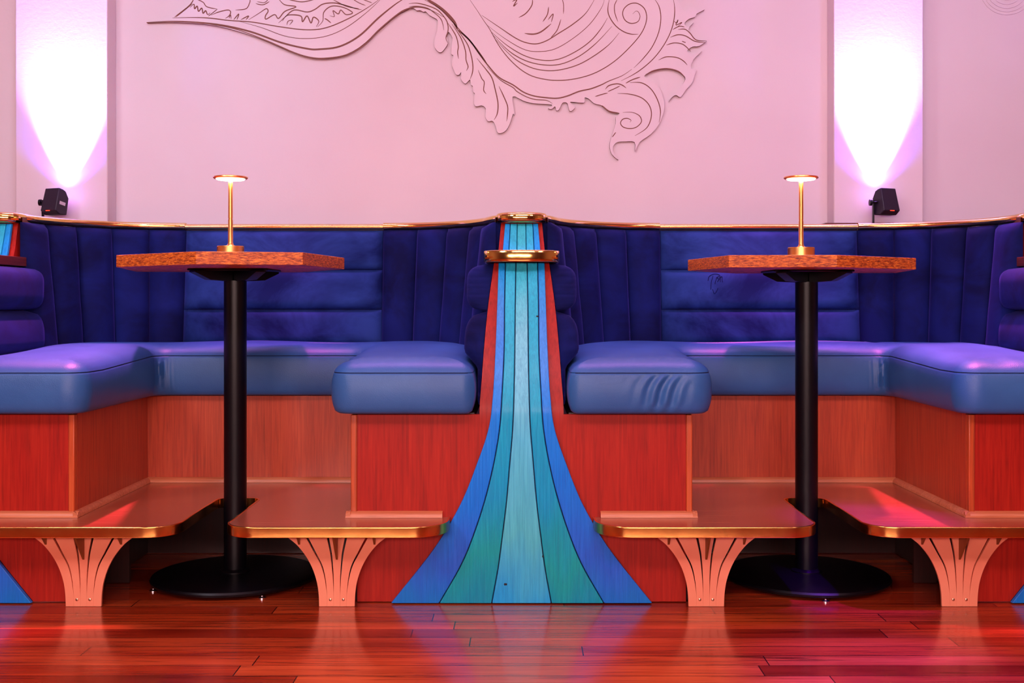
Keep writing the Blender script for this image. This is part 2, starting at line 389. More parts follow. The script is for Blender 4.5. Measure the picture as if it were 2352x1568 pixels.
def divider(cx, label):
    t = thing('booth_divider', label, 'divider', (cx, 3.4, 0), 'wave-fronted dividers between the booths')
    obj('front_panel', MB().box(cx-.500, cx+.500, 3.400, 3.418, .003, .572), 'panel_wood', t)
    for s in (-1, 1):
        obj('corner_post', MB().box(*sorted((cx+s*.5002, cx+s*.519)), 3.396, 3.42, .2602, .572), 'corner_wood', t, bevel=.003, label='orange grained corner strip')
        # quarter round that sits on the footrest along the foot of the panel
        prof = [(0, .2605), (.016, .2605), (.015, .268), (.009, .276), (0, .279)]
        path = [(cx-.533, 3.3995), (cx-.24, 3.3995)] if s < 0 else [(cx+.24, 3.3995), (cx+.533, 3.3995)]
        obj('base_moulding', sweep(path, prof), 'trim_wood', t, label='pale oak moulding')
    # leaning core that narrows upwards
    loops = []
    for i in range(15):
        z = .545+(1.04-.545)*i/14; h = interp(LO['r'], z); y = D_low(z)+.0195
        loops.append([(cx-h, 4.40, z), (cx-h, y, z), (cx+h, y, z), (cx+h, 4.40, z)])
    obj('core', MB().loft(loops), 'panel_wood', t, sharp=30)
    loops = []
    for i in range(5):
        z = 1.07+(1.196-1.07)*i/4; h = interp(UP['r'], z); y = D_up(z)+.0195
        loops.append([(cx-h, 4.40, z), (cx-h, y, z), (cx+h, y, z), (cx+h, 4.40, z)])
    obj('upper_core', MB().loft(loops), 'panel_wood', t, sharp=30)
    for T, D, z0, z1, nz in ((LO, D_low, .0045, 1.038, 60), (UP, D_up, 1.078, 1.193, 8)):
        lp_ = []
        for i in range(nz+1):
            z = z0+(z1-z0)*i/nz; h = interp(T['o'], z)-.003; y = D(z)
            lp_.append([(cx-h, y+.0192, z), (cx-h, y+.0124, z), (cx+h, y+.0124, z), (cx+h, y+.0192, z)])
        obj('backing_board', MB().loft(lp_), 'gap', t, label='dark blue backing showing in the gaps')
    for k, mt in (('c', 'plank_mid'), ('i', 'plank_inner'), ('o', 'plank_outer')):
        for s in ((1,) if k == 'c' else (-1, 1)):
            fa, fb = fpair(LO, k, s)
            lab = {'c': 'pale grey blue centre plank', 'i': 'teal plank beside the centre', 'o': 'blue outer plank'}[k]
            obj('wave_plank', plank(cx, fa, fb, D_low, .004, 1.0385, 60), mt, t, label=lab)
            fa, fb = fpair(UP, k, s, .0008)
            obj('upper_plank', plank(cx, fa, fb, D_up, 1.0775, 1.1935, 8), mt, t, label='short '+lab+' above the ledge')
    if cx == 0:
        for kx, kz, rx, rz in ((1161, 1342, .0052, .0036), (1234, 727, .0036, .0030), (1247, 1278, .0026, .0026)):
            z, x = px2(kz, kx-VX, D_low); m_ = MB()
            m_.loft([[(x+r*rx*math.cos(a*PI/7), D_low(z)-yy, z+r*rz*math.sin(a*PI/7)+.0008*(a % 3)) for a in range(14)] for r, yy in ((1.0, -.002), (1.0, .0004), (.5, .0007))])
            obj('knot', m_, 'knot', t, label='small dark knot in a plank')
    # ledge with brass front, and brass cap level with the rail
    def bow(hw, yf, yb, dep, n=28):      # front edge bowed like a half ellipse, then straight sides
        c_ = [(cx-hw*math.cos(PI*i/n), yf+dep-dep*abs(math.sin(PI*i/n))**.85, 0) for i in range(n+1)]
        return c_+[(cx+hw, yb, 0), (cx-hw, yb, 0)]
    cor = bow(.1145, 3.475, 4.02, .075)
    led = obj('armrest_ledge', slab(cor, 1.041, 1.0735, .002, 1), 'ledge_wood', t)
    pl = [(cx-.1145, 3.66)]+[(x, y) for x, y, _ in cor[:-2]]+[(cx+.1145, 3.66)]
    obj('brass_band', sweep(pl, [(-.001, 1.0395), (.004, 1.0395), (.006, 1.042), (.007, 1.050), (.0072, 1.058), (.007, 1.066), (.006, 1.0735), (.004, 1.0755), (-.004, 1.0765), (-.004, 1.0742), (-.001, 1.0742)]), 'brass', led, label='polished brass band')
    cor = bow(.087, 3.955, 4.13, .07)
    pr = [(1.1965, .006), (1.1975, .001), (1.203, -.004), (1.209, -.0055), (1.2155, -.006), (1.222, -.0055), (1.227, -.004), (1.232, .001), (1.2335, .008)]
    obj('brass_cap', MB().loft([[(x, y, z) for x, y in rpoly(cor, i, 1, .03)] for z, i in pr]), 'brass', t, label='rounded polished brass cap')
    return t
divider(0.0, 'booth divider in the middle with a full fan of blue planks and round brass cap')
divider(-SP, 'booth divider cut by the left edge, only its right blue planks showing')
divider(SP, 'booth divider cut by the right edge, only a sliver of blue plank showing')

# ------------------------------------------------------------ booths
def bench(cx, label):
    t = thing('bench_base', label, 'bench', (cx, 4.0, 0), 'wooden bench bases under the seat cushions')
    obj('back_riser', MB().box(cx-.42, cx+.42, 4.063, 4.081, .246, .574), 'riser_wood', t)
    obj('shaded_riser', MB().box(cx-.42, cx+.42, 4.064, 4.081, .003, .2455), 'shade_wood', t, label='lower riser under the footrest, shade put into its dark colour')
    for s in (-1, 1):
        obj('side_riser', MB().box(*sorted((cx+s*.4202, cx+s*.4375)), 3.4205, 4.081, .246, .574), 'riser_wood', t)
        obj('shaded_side_riser', MB().box(*sorted((cx+s*.421, cx+s*.4375)), 3.4205, 4.081, .003, .2455), 'shade_wood', t, label='lower riser under the footrest, shade put into its dark colour')
        x0 = cx+s*.42
        pr = [(0, .2605), (.015, .2605), (.014, .268), (.008, .276), (0, .279)]
        path = [(x0, 3.384), (x0, 4.048)] if s < 0 else [(x0, 4.048), (x0, 3.384)]
        # offset to the right of travel points into the booth
        obj('side_moulding', sweep(path, pr), 'trim_wood', t, label='pale oak moulding')
    obj('back_moulding', sweep([(cx-.42, 4.0625), (cx+.42, 4.0625)], [(0, .2605), (.015, .2605), (.014, .268), (.008, .276), (0, .279)]), 'trim_wood', t, label='pale oak moulding')
    obj('seat_board', MB().add(*(lambda m_: (m_.v, m_.f))(slab([(cx-.795, 3.425, 0), (cx-.44, 3.425, 0), (cx-.44, 4.085, 0), (cx+.44, 4.085, 0), (cx+.44, 3.425, 0), (cx+.795, 3.425, 0), (cx+.795, 4.3, .35), (cx-.795, 4.3, .35)], .556, .5755, .002))), 'shade_wood', t)
    # small curved supports under the deck, shade put into their colour
    for s in (-1, 1):
        poly = [(0, .0), (.075, 0)]+[(.075-.0, .12), (.075, .226), (-.02, .226)]+[(-.012, .17), (-.004, .11), (0, .05)]
        poly = [(cx+s*(.41-x), z+.003) for x, z in poly] if s > 0 else [(cx-(.41-x), z+.003) for x, z in poly]
        obj('deck_support', MB().prism(poly, 3.63, 3.645), 'shade_wood', t)
    return t
bench(-SP/2, 'red brown wooden bench base of the left booth, behind the left table pole')
bench(SP/2, 'red brown wooden bench base of the right booth, behind the right table pole')

def cushion(cx, label, folds):
    cor = [(cx-.795, 3.33, .035), (cx-.368, 3.33, .065), (cx-.368, 4.01, .045), (cx+.368, 4.01, .045), (cx+.368, 3.33, .065),
           (cx+.795, 3.33, .035), (cx+.795, 4.355, .37), (cx-.795, 4.355, .37)]
    prof = [(.5775, .035), (.579, .016), (.586, .005), (.60, 0), (.612, -.003), (.626, -.005), (.64, -.006), (.654, -.006), (.668, -.005), (.682, -.003), (.694, 0),
            (.699, .0015), (.7015, .005), (.7035, .0025), (.710, .006), (.720, .014), (.730, .030), (.738, .052), (.743, .08), (.746, .12)]
    fine = []
    for (za, ia), (zb_, ib) in zip(prof, prof[1:]):
        m_ = 2 if .59 < za < .69 else 1
        fine += [(za+(zb_-za)*k/m_, ia+(ib-ia)*k/m_) for k in range(m_)]
    prof = fine+[prof[-1]]
    loops = []
    for z, ins in prof:
        l = []
        for x, y in rpoly(cor, ins, 10, .005):
            dz = 0
            k = max(0, min(1, (z-.585)/.03))*max(0, min(1, (.7-z)/.02))
            # gathered leather in the two inner corners
            for s in (-1, 1):
                u = (x-cx)-s*.368
                if abs(u) < .12 and y > 3.9 and y < 4.03 and z < .70:
                    d = math.exp(-(u/.035)**2)
                    y -= d*.007*(1+math.sin(u*2*PI/.017+z*22+s))*k*max(0, min(1, (y-3.925)/.08))
            # diagonal pulls on the front of one arm
            if folds and y < 3.36 and z < .7:
                X = x-cx+folds*0; w0 = math.exp(-((x-.42)/.06)**2)
                y -= w0*.0065*math.sin((x*1.0-z*.8+.02*math.sin(z*30))*2*PI/.041)*k
            dz += .020*max(0, min(1, (y-3.5)/.45))*max(0, min(1, (z-.62)/.07))
            dz += .0035*math.sin(x*9+1.3)*math.sin(y*7+.4)*max(0, (z-.71)/.036)
            if folds: dz += .002*math.sin(x*60)*max(0, (z-.71)/.036)*(1 if x > 1.3 else 0)
            l.append((x, y, z+dz))
        loops.append(l)
    t = thing('seat_cushion', label, 'cushion', (cx, 3.7, .5775), 'leather seat cushions')
    obj('leather_cover', MB().loft(loops), 'leather', t, sharp=60)
    path = rpoly(cor, .0045, 10, .03)
    path = [p for p in path if p[1] < 4.1 and not (abs(p[0]-cx) > .78)]
    i0 = min(range(len(path)), key=lambda i: path[i][0]); path = path[i0:]+path[:i0]
    sm = sweep(path, [(-.002, .6995), (.0012, .7002), (.0016, .7012), (.0012, .7022), (-.002, .703)])
    sm.v = [(x, y, z+.020*max(0, min(1, (y-3.5)/.45))) for x, y, z in sm.v]
    obj('seam', sm, 'thread', t, label='stitched seam')
    return t
cushion(-SP/2, 'U-shaped blue leather seat cushion of the left booth', 0)
cushion(SP/2, 'U-shaped blue leather seat cushion of the right booth, with diagonal pulls in its left arm', 1)

def backrest(cx, label):
    t = thing('booth_upholstery', label, 'booth back', (cx, 4.43, .72), 'velvet booth backrests')
    lean = lambda z: .05*max(0, (1.2-z)/.48)
    zs = [(.748, .8850), (.8850, 1.0420), (1.0420, 1.1990)]
    for z0, z1 in zs:
        nx, nz = 30, 12; loops = []
        for j in range(nz+1):
            v = -1+2*j/nz; z = z0+(z1-z0)*(j/nz)*.996; row = []
            for i in range(nx+1):
                u = -1+2*i/nx
                bl = .030*(1-abs(u)**10)**.5*(1-abs(v)**5)**.6
                bl += .0025*noise.noise(Vector((u*3+cx, z*9, 2)))*(1-abs(u)**10)*(1-abs(v)**5)
                row.append((cx+u*.389, 4.43-lean(z)-bl, z))
            row += [(cx+.389, 4.46, z), (cx-.389, 4.46, z)]
            loops.append(row)
        obj('horizontal_roll', MB().loft(loops), 'velvet_flat', t, sharp=70)
    R = .45; BT = (.03, .03, .025, .012, .006)
    for s in (-1, 1):
        for k in range(5):
            a0 = math.radians(18*k+.06); a1 = math.radians(18*k+17.94); na, nz = 12, 26; loops = []
            for j in range(nz+1):
                z = .748+(1.199-.748)*j/nz
                e = min(1, (1.199-z)/.03); e = math.sqrt(max(0, 1-(1-e)**2)); row = []
                for i in range(na+1):
                    q = i/na; a = a0+(a1-a0)*q; b_ = (.006+.034*(1-abs(2*q-1)**2.6)**.75)*(.25+.75*e)
                    b_ += .002*noise.noise(Vector((k*2+q, z*8, s)))
                    r_ = R-lean(z)-b_
                    row.append((cx+s*(.391+r_*math.sin(a)), 3.98+r_*math.cos(a), z))
                for a in (a1, a0): row.append((cx+s*(.391+(R+BT[k])*math.sin(a)), 3.98+(R+BT[k])*math.cos(a), z))
                loops.append(row)
            obj('vertical_channel', MB().loft(loops), 'velvet', t, sharp=70)
    for s in (-1, 1):
        obj('end_panel', MB().box(*sorted((cx+s*.836, cx+s*.8625)), 4.016, 4.2, .76, 1.1985), 'velvet', t)
    # capping board between the rail and the wall
    arc = [(cx+.391+.455*math.sin(math.radians(a)), 3.98+.455*math.cos(math.radians(a))) for a in range(88, -1, -6)]
    arcl = [(2*cx-x, y) for x, y in reversed(arc)]
    poly = arc+arcl+[(cx-.846, WALL-.002), (cx+.846, WALL-.002)]
    obj('capping_board', MB().loft([[(x, y, z) for x, y in reversed(poly)] for z in (1.2005, 1.2185)]), 'ledge_wood', t, sharp=20)
    if cx > 0:      # letters and squiggle stroked into the nap of the middle roll with a finger
        def sy(x, z):
            u = (x-cx)/.389; v = -1+2*(z-.885)/.157
            return 4.43-lean(z)-.030*(1-abs(u)**10)**.5*(1-abs(v)**5)**.6-.0026*noise.noise(Vector((u*3+cx, z*9, 2)))-.0012
        for st in ([(330, 692), (340, 664), (372, 650), (402, 658), (398, 684)], [(362, 662), (350, 700), (346, 745)], [(384, 668), (374, 700), (372, 712)],
                   [(398, 664), (386, 672), (396, 684), (386, 696)], [(404, 700), (406, 668)], [(404, 670), (416, 668), (416, 688), (418, 700)], [(358, 742), (366, 768), (378, 760), (390, 735)]):
            P = spline([((1500+a/2.614-VX)*4.375/F, EYE+(HY-380-b_/2.614)*4.375/F) for a, b_ in st], 6); m_ = MB(); lp_ = []
            for i, p in enumerate(P):
                a, b_ = P[max(0, i-1)], P[min(len(P)-1, i+1)]; L = math.hypot(b_[0]-a[0], b_[1]-a[1]) or 1
                nx, nz_ = -(b_[1]-a[1])/L*.0011, (b_[0]-a[0])/L*.0011; y = sy(*p)
                lp_.append([(p[0]+nx, y+.001, p[1]+nz_), (p[0]+nx, y, p[1]+nz_), (p[0]-nx, y, p[1]-nz_), (p[0]-nx, y+.001, p[1]-nz_)])
            obj('finger_mark', m_.loft(lp_), 'nap_mark', t, label='dark finger drawn mark in the velvet')
    return t
backrest(-SP/2, 'navy velvet backrest of the left booth, flat rolls between curved vertical channels')
backrest(SP/2, 'navy velvet backrest of the right booth, flat rolls between curved vertical channels')

# brass rails along the top of the backrests
def rail_prof(zc, h, w_):
    return [(-w_*.5, zc-h/2), (0, zc-h/2)]+[(w_*.5*math.sin(a)*1.0, zc-h/2*math.cos(a)) for a in [PI*i/10 for i in range(1, 10)]]+[(0, zc+h/2), (-w_*.5, zc+h/2)]
def rail(cx, kind, s, label):
    if kind == 's':
        path = [(cx-.3905+.781*i/20, 4.4285) for i in range(21)]; pr = rail_prof(1.2125, .0225, .03)
    else:
        a_s = [math.radians(a) for a in range(0, 69, 4)]
        path = [(cx+s*(.3925+.4485*math.sin(a)), 3.98+.4485*math.cos(a)) for a in a_s]
        path += [(cx+s*x, y) for x, y in spline([(.8085, 4.148), (.8235, 4.10), (.840, 4.060), (.862, 4.030)], 5)[1:]]
        if s < 0: path = path[::-1]
        pr = rail_prof(1.2145, .028, .034)
    # right of travel must be the booth side: travel from left to right looks away from it, so mirror
    t = obj('brass_rail', sweep(path, pr), 'brass', loc=(path[0][0], path[0][1], 1.2))
    meta(t, label, 'rail', 'brass rails along the backrests')
for cx, nm in ((-SP/2, 'left'), (SP/2, 'right')):
    rail(cx, 's', 1, 'straight polished brass rail above the flat backrest of the %s booth' % nm)
    rail(cx, 'c', -1, 'curved brass rail over the left corner of the %s booth' % nm)
    rail(cx, 'c', 1, 'curved brass rail over the right corner of the %s booth' % nm)

# velvet side cushions on both faces of a divider
def side_cushion(cx, s, label):
    t = thing('side_cushion', label, 'cushion', (cx+s*.1, 3.7, .6), 'two-puff velvet side cushions')
    for z0, z1 in ((.60, .884), (.885, 1.038)):
        nz, ny = 22, 26; rows = []
        for j in range(nz+1):
            v = -1+2*j/nz; z = z0+(z1-z0)*(j/nz); row = []
            inner = interp(LO['r'], z)+.0015
            wmax = (.172 if z0 > .8 else .177)
            full = wmax-inner
            th = full*(1-abs(v)**4.5)**.5+.004
            if z < .76: th = min(th, max(.004, (.137-inner)+(z-.71)*(.9 if z > .71 else .0)))
            y0 = D_low(z)+.035; y1 = 4.02
            for i in range(ny+1):
                q = i/ny; e = min(1, q/.10); e = math.sqrt(max(0, 1-(1-e)**2.4)); e2 = min(1, (1-q)/.08); e2 = math.sqrt(max(0, 1-(1-e2)**2))
                wr = .0022*math.sin(z*2*PI/.018+3*math.sin(q*9))*math.exp(-(q/.12)**2)*(1-abs(v)**4)
                row.append((cx+s*(inner+.001+(th-.001)*min(e, e2)+wr*s*0+abs(wr)*0), y0+(y1-y0)*q+wr, z))
            row += [(cx+s*inner, y1, z), (cx+s*inner, y0, z)]
            rows.append(row)
        obj('puff', MB().loft(rows), 'velvet', t, sharp=75)
    return t
side_cushion(0, -1, 'two-puff navy velvet side cushion on the left face of the middle divider')
side_cushion(0, 1, 'two-puff navy velvet side cushion on the right face of the middle divider')
side_cushion(-SP, 1, 'two-puff violet lit velvet side cushion at the left edge, under a dark wooden ledge')
side_cushion(SP, -1, 'two-puff violet lit velvet side cushion at the right edge of the photo')

# ------------------------------------------------------------ footrests
BK = 3.352                       # plane of the brackets
hw_tab = [(1233.5, 114), (1250, 93), (1275.6, 72), (1304, 56.5), (1334, 46.5), (1362, 42), (1390.5, 40.7)]
sa_tab = [(1233.5, 69), (1252, 59), (1270, 49.5), (1298, 35), (1329, 27), (1366, 22.5)]
sb_tab = [(1233.5, 21), (1255, 16.5), (1278, 12.5), (1324, 8.6), (1367, 7.4)]
conv = lambda t: spline(sorted((EYE+(HY-y)*BK/F, h*BK/F) for y, h in t), 5)
HW, SA, SB = conv(hw_tab), conv(sa_tab), conv(sb_tab)
def bracket(cx, par):
    Z0, Z1 = .001, .2315; n = 40; mb = MB()
    def gw(T, z, w_):          # slit half width, fades to nothing at its foot
        z0 = T[0][0]; return max(.00012, w_*max(0, min(1, (z-z0)/(Z1-z0)))**.8 if z > z0 else 0)
    zs = [Z0+(Z1-Z0)*i/n for i in range(n+1)]
    def strip(fa, fb):
        loops = [[(cx+fa(z), BK, z), (cx+fb(z), BK, z), (cx+fb(z), BK+.008, z), (cx+fa(z), BK+.008, z)] for z in zs]; mb.loft(loops)
    hw = lambda z: interp(HW, z); a = lambda z: interp(SA, z); b_ = lambda z: interp(SB, z)
    A = lambda z: gw(SA, z, .0042); B = lambda z: gw(SB, z, .0040)
    strip(lambda z: -hw(z), lambda z: -a(z)-A(z)); strip(lambda z: -a(z)+A(z), lambda z: -b_(z)-B(z))
    strip(lambda z: -b_(z)+B(z), lambda z: b_(z)-B(z)); strip(lambda z: b_(z)+B(z), lambda z: a(z)-A(z)); strip(lambda z: a(z)+A(z), lambda z: hw(z))
    p = obj('bracket', mb, 'copper', par, label='salmon copper fan bracket with dark slits', sharp=30)
    for dx, dp in ((0, .090), (-.113, .045), (.113, .045)):
        poly = [(BK-.0005, .2315), (BK-.075 if dx == 0 else BK-.045, .2315), (BK-.0005, .2315-dp)]
        m_ = MB(); x0 = cx+dx
        m_.add([(x0-.003, y, z) for y, z in poly]+[(x0+.003, y, z) for y, z in poly], [(0,1,2), (5,4,3), (0,3,4,1), (1,4,5,2), (2,5,3,0)])
        obj('gusset', m_, 'copper_edge', p, smooth=False)
    for dx, z in ((-.0195, .022), (.0195, .022), (-.052, .219), (.052, .219)):
        m_ = MB(); m_.loft([[(cx+dx+r*math.cos(k*PI/8), y, z+r*math.sin(k*PI/8)) for k in range(16)] for r, y in ((.0045, BK), (.004, BK-.002), (.0025, BK-.003))])
        obj('screw', m_, 'screw', p)
    return p
def footrest(cx, label):
    t = thing('footrest', label, 'footrest', (cx, 3.4, 0), 'wooden footrests with brass edging')
    cor = [(-.72, 3.3995, 0), (-.72, 3.235, .11), (-.07, 3.235, .09), (-.07, 3.725, .035), (.07, 3.725, .035), (.07, 3.235, .09),
           (.72, 3.235, .11), (.72, 3.3995, 0), (.4195, 3.3995, 0), (.4195, 4.062, 0), (-.4195, 4.062, 0), (-.4195, 3.3995, 0)]
    cor = [(cx+x, y, r) for x, y, r in cor]
    obj('deck', slab(cor, .2325, .26, .0012, 12, .06), 'deck_wood', t)
    pts = rpoly(cor, 0, 12, .04)
    # the exposed front run: start at the first corner, stop before the ninth
    run = []; 
    for x, y in pts:
        if y <= 3.3996 and abs(x-cx) > .4196 or y < 3.74 and abs(x-cx) < .19 or y < 3.24 or (y < 3.39): run.append((x, y))
    run = [p for p in run if not (abs(p[1]-3.3995) < 1e-3 and abs(abs(p[0]-cx)-.72) > .002)]
    obj('brass_edging', sweep(run, [(-.0005, .2315), (.002, .2312), (.003, .2335), (.003, .2588), (.0015, .2615), (-.003, .2619), (-.0035, .2604), (-.0005, .2602)]), 'edge_brass', t, label='polished brass edge band')
    for dx in (-.375, .385) if cx < 0 else (-.385, .375):
        bracket(cx+dx, t)
    return t
footrest(-SP/2, 'wooden footrest of the left booth with brass edge and notch round the table pole')
footrest(SP/2, 'wooden footrest of the right booth with magenta sheen and chipped brass edge')

# ------------------------------------------------------------ tables and table lamps
def table(px_pole, verts, zb, zt, feet, label):
    X = (px_pole-VX)*3.674/F; Y = 3.674
    t = thing('bar_table', label, 'table', (X, Y, 0), 'high bar tables')
    poly = [((px-VX)*d/F, d, 0.004) for px, d in verts]
    obj('tabletop', slab(poly, zb, zt, .0018, 4, .1), 'strand', t, sharp=25)
    m_ = MB(); m_.box(X-.13, X+.13, Y-.1, Y+.1, zb-.007, zb-.0003)
    obj('mounting_plate', m_, 'black', t, bevel=.004)
    sp = MB()
    for ang in (45, 135, 225, 315):
        c_, s_ = math.cos(math.radians(ang)), math.sin(math.radians(ang))
        def P(r, w_, z): return (X+c_*r-s_*w_, Y+s_*r+c_*w_, z)
        sp.loft([[P(r, -.018, z0), P(r, .018, z0), P(r, .018, zb-.0072), P(r, -.018, zb-.0072)] for r, z0 in ((.02, zb-.04), (.10, zb-.036), (.155, zb-.012))])
    obj('spider_arms', sp, 'black', t)
    obj('pole', MB().lathe([(.0365, .032), (.0365, zb-.038)], X, Y, 48), 'black', t)
    obj('collar', MB().lathe([(.037, .0315), (.050, .0315), (.050, .035), (.0375, .042)], X, Y, 48), 'black', t)
    prof = [(.20, .009), (.258, .009), (.266, .012), (.268, .019), (.264, .025), (.255, .027), (.15, .031), (.05, .0315)]
    obj('round_base', MB().lathe(prof, X, Y, 96), 'black', t)
    for a in feet:
        fx, fy = X+.264*math.cos(math.radians(a)), Y+.264*math.sin(math.radians(a))
        m_ = MB().lathe([(.0125, .0005), (.0125, .003), (.006, .006), (.004, .0065), (.004, .0085), (.002, .0088)], fx, fy, 20)
        obj('levelling_foot', m_, 'chrome', t, label='small chrome levelling foot')
    return t
vl = [(267, 3.47), (450, 3.22), (696, 3.28), (791, 3.68), (690, 4.05), (313, 3.98)]
table(540.5, vl, 1.022, 1.0595, (-58, -148, 32, 122), 'high bar table with faceted wooden top and black pole in the left booth')
vr = [(1580, 3.73), (1674, 3.37), (1923, 3.35), (2104, 3.587), (2060, 3.98), (1690, 4.05)]
table(1852.5, vr, 1.018, 1.055, (-92, -2, 88, 178), 'high bar table with faceted wooden top and black pole in the right booth')
def lamp(px, z0, label):
    X = (px-VX)*3.674/F; Y = 3.674; h = 1.3265-z0
    t = thing('table_lamp', label, 'lamp', (X, Y, z0), 'slim brass table lamps')
    obj('base', MB().lathe([(.042, z0+.0003), (.0435, z0+.002), (.0435, z0+.036), (.042, z0+.0385), (.012, z0+.0395)], X, Y, 64), 'lamp_brass', t)
    zt = z0+h
    obj('stem', MB().lathe([(.014, z0+.0396), (.0095, z0+.044), (.0079, z0+.05), (.0077, z0+.125), (.0066, z0+.1255), (.0066, z0+.130), (.0074, z0+.1305), (.0072, zt-.012), (.0072, zt-.009)], X, Y, 32), 'lamp_brass', t)
    obj('lamp_head', MB().lathe([(.040, zt-.008), (.0535, zt-.0078), (.056, zt-.005), (.0555, zt-.0015), (.052, zt), (.01, zt+.0004)], X, Y, 64), 'lamp_brass', t)
    obj('diffuser', MB().lathe([(.010, zt-.0115), (.044, zt-.0112), (.047, zt-.0082), (.01, zt-.0081)], X, Y, 64), 'lamp_glow', t, label='glowing warm white diffuser')
    l = bpy.data.lights.new('lamp_light', 'AREA'); l.shape = 'DISK'; l.size = .085; l.energy = .9; l.color = (1, .68, .38)
    lo = bpy.data.objects.new('lamp_light', l); COL.objects.link(lo); lo.parent = t; lo.location = (0, 0, h-.0125)
    return t
lamp(529.5, 1.0595, 'slim lit brass lamp on the left bar table')
lamp(1840, 1.055, 'slim lit brass lamp on the right bar table')

# ------------------------------------------------------------ battery uplights on the capping board
def uplight(px, flip, label):
    Y = 4.51; X = (px-VX)*Y/F; zb = 1.2187
    t = thing('uplight', label, 'light', (X, Y, zb), 'black battery uplights', rotz=0)
    yaw = math.radians(24)*flip
    R_ = Matrix.Rotation(yaw, 3, 'Z') @ Matrix.Rotation(math.radians(-12), 3, 'X')
    cz = 1.3165; C0 = Vector((X, Y, cz))
    def T(p): return tuple(C0+R_ @ Vector(p))
    hx, hy, hz = .041, .030, .053
    # housing: slanted lens face to the wall side
    prof = [(-hy, -hz*.78), (-hy*.2, -hz), (hy, -hz*.86), (hy, hz*.45), (hy*.3, hz*.92), (-hy*.25, hz), (-hy*.9, hz)]
    m_ = MB(); m_.loft([[T((x*hx*(1-.08*(z > 0)), y, z)) for y, z in prof] for x in (-1, 1)])
    h = obj('housing', m_, 'blackpl', t, bevel=.003, sharp=25)
    # lens window in the top rear face
    m_ = MB(); q = [(hy*.95, hz*.50), (hy*.36, hz*.92)]; nrm = Vector((0, hz*.42, hy*.6)).normalized()*.0015
    m_.loft([[T((x*hx*.8, y+nrm.y*k, z+nrm.z*k)) for (y, z) in q for x in ((-1, 1) if (y, z) == q[0] else (1, -1))] for k in (.1, 1)])
    obj('lens', m_, 'lens', t)
    for k in range(4):
        x = -.0085+.0057*k
        m_ = MB(); m_.loft([[T((x+.0014*math.cos(a*PI/4), y, -hz*.80+.0014*math.sin(a*PI/4))) for a in range(8)] for y in (-hy*.985, -hy*1.06)])
        obj('indicator_light', m_, 'led_red', t, label='tiny red indicator light')
    sx = 1 if flip < 0 else -1
    if flip < 0:
        m_ = MB(); x = hx*sx
        m_.add([T((x*1.0+.0006, y, z)) for y, z in ((-.016, -.012), (.014, -.012), (.014, .001), (-.016, .001))]+[T((x*1.0, y, z)) for y, z in ((-.016, -.012), (.014, -.012), (.014, .001), (-.016, .001))],
               [(0,1,2,3), (7,6,5,4), (0,4,5,1), (1,5,6,2), (2,6,7,3), (3,7,4,0)])
        obj('sticker', m_, 'sticker', t, label='pale printed sticker')
    # yoke, knob and foot on the left
    m_ = MB(); a = Vector(T((-hx-.0005, 0, 0))); k0 = Vector((X-hx-.012, Y, cz))
    m_.tube(a, (k0.x-.004, k0.y, k0.z), .004, 12); m_.tube((k0.x-.012, k0.y, k0.z), (k0.x-.003, k0.y, k0.z), .013, 20)
    obj('knob', m_, 'black', t)
    m_ = MB(); m_.box(k0.x+.001, k0.x+.0055, Y-.008, Y+.008, zb+.0005, cz+.01); m_.box(k0.x+.001, X+.02, Y-.012, Y+.012, zb+.0003, zb+.003)
    obj('stand', m_, 'black', t)
    # the lamp itself
    lp = C0+R_ @ Vector((0, hy*1.05, hz*1.02))
    spot('uplight_beam', tuple(lp), (lp.x, PIL+.09, lp.z+1.1), 60, 1.0, 950, (.42, .17, 1.0), .012)
    spot('uplight_spill', tuple(lp), (lp.x, PIL+.10, lp.z+1.0), 112, .9, 22, (.16, .05, 1.0), .012)
uplight(127, -1, 'black battery uplight with sticker in front of the left pilaster')
uplight(2034, 1, 'black battery uplight in front of the right pilaster')
o = obj('ledge_strip', MB().box((1890-VX)*4.56/F, (2138-VX)*4.56/F, 4.52, 4.598, 1.2188, 1.236), 'ledge_wood', loc=(1.5, 4.55, 1.2188), bevel=.002)
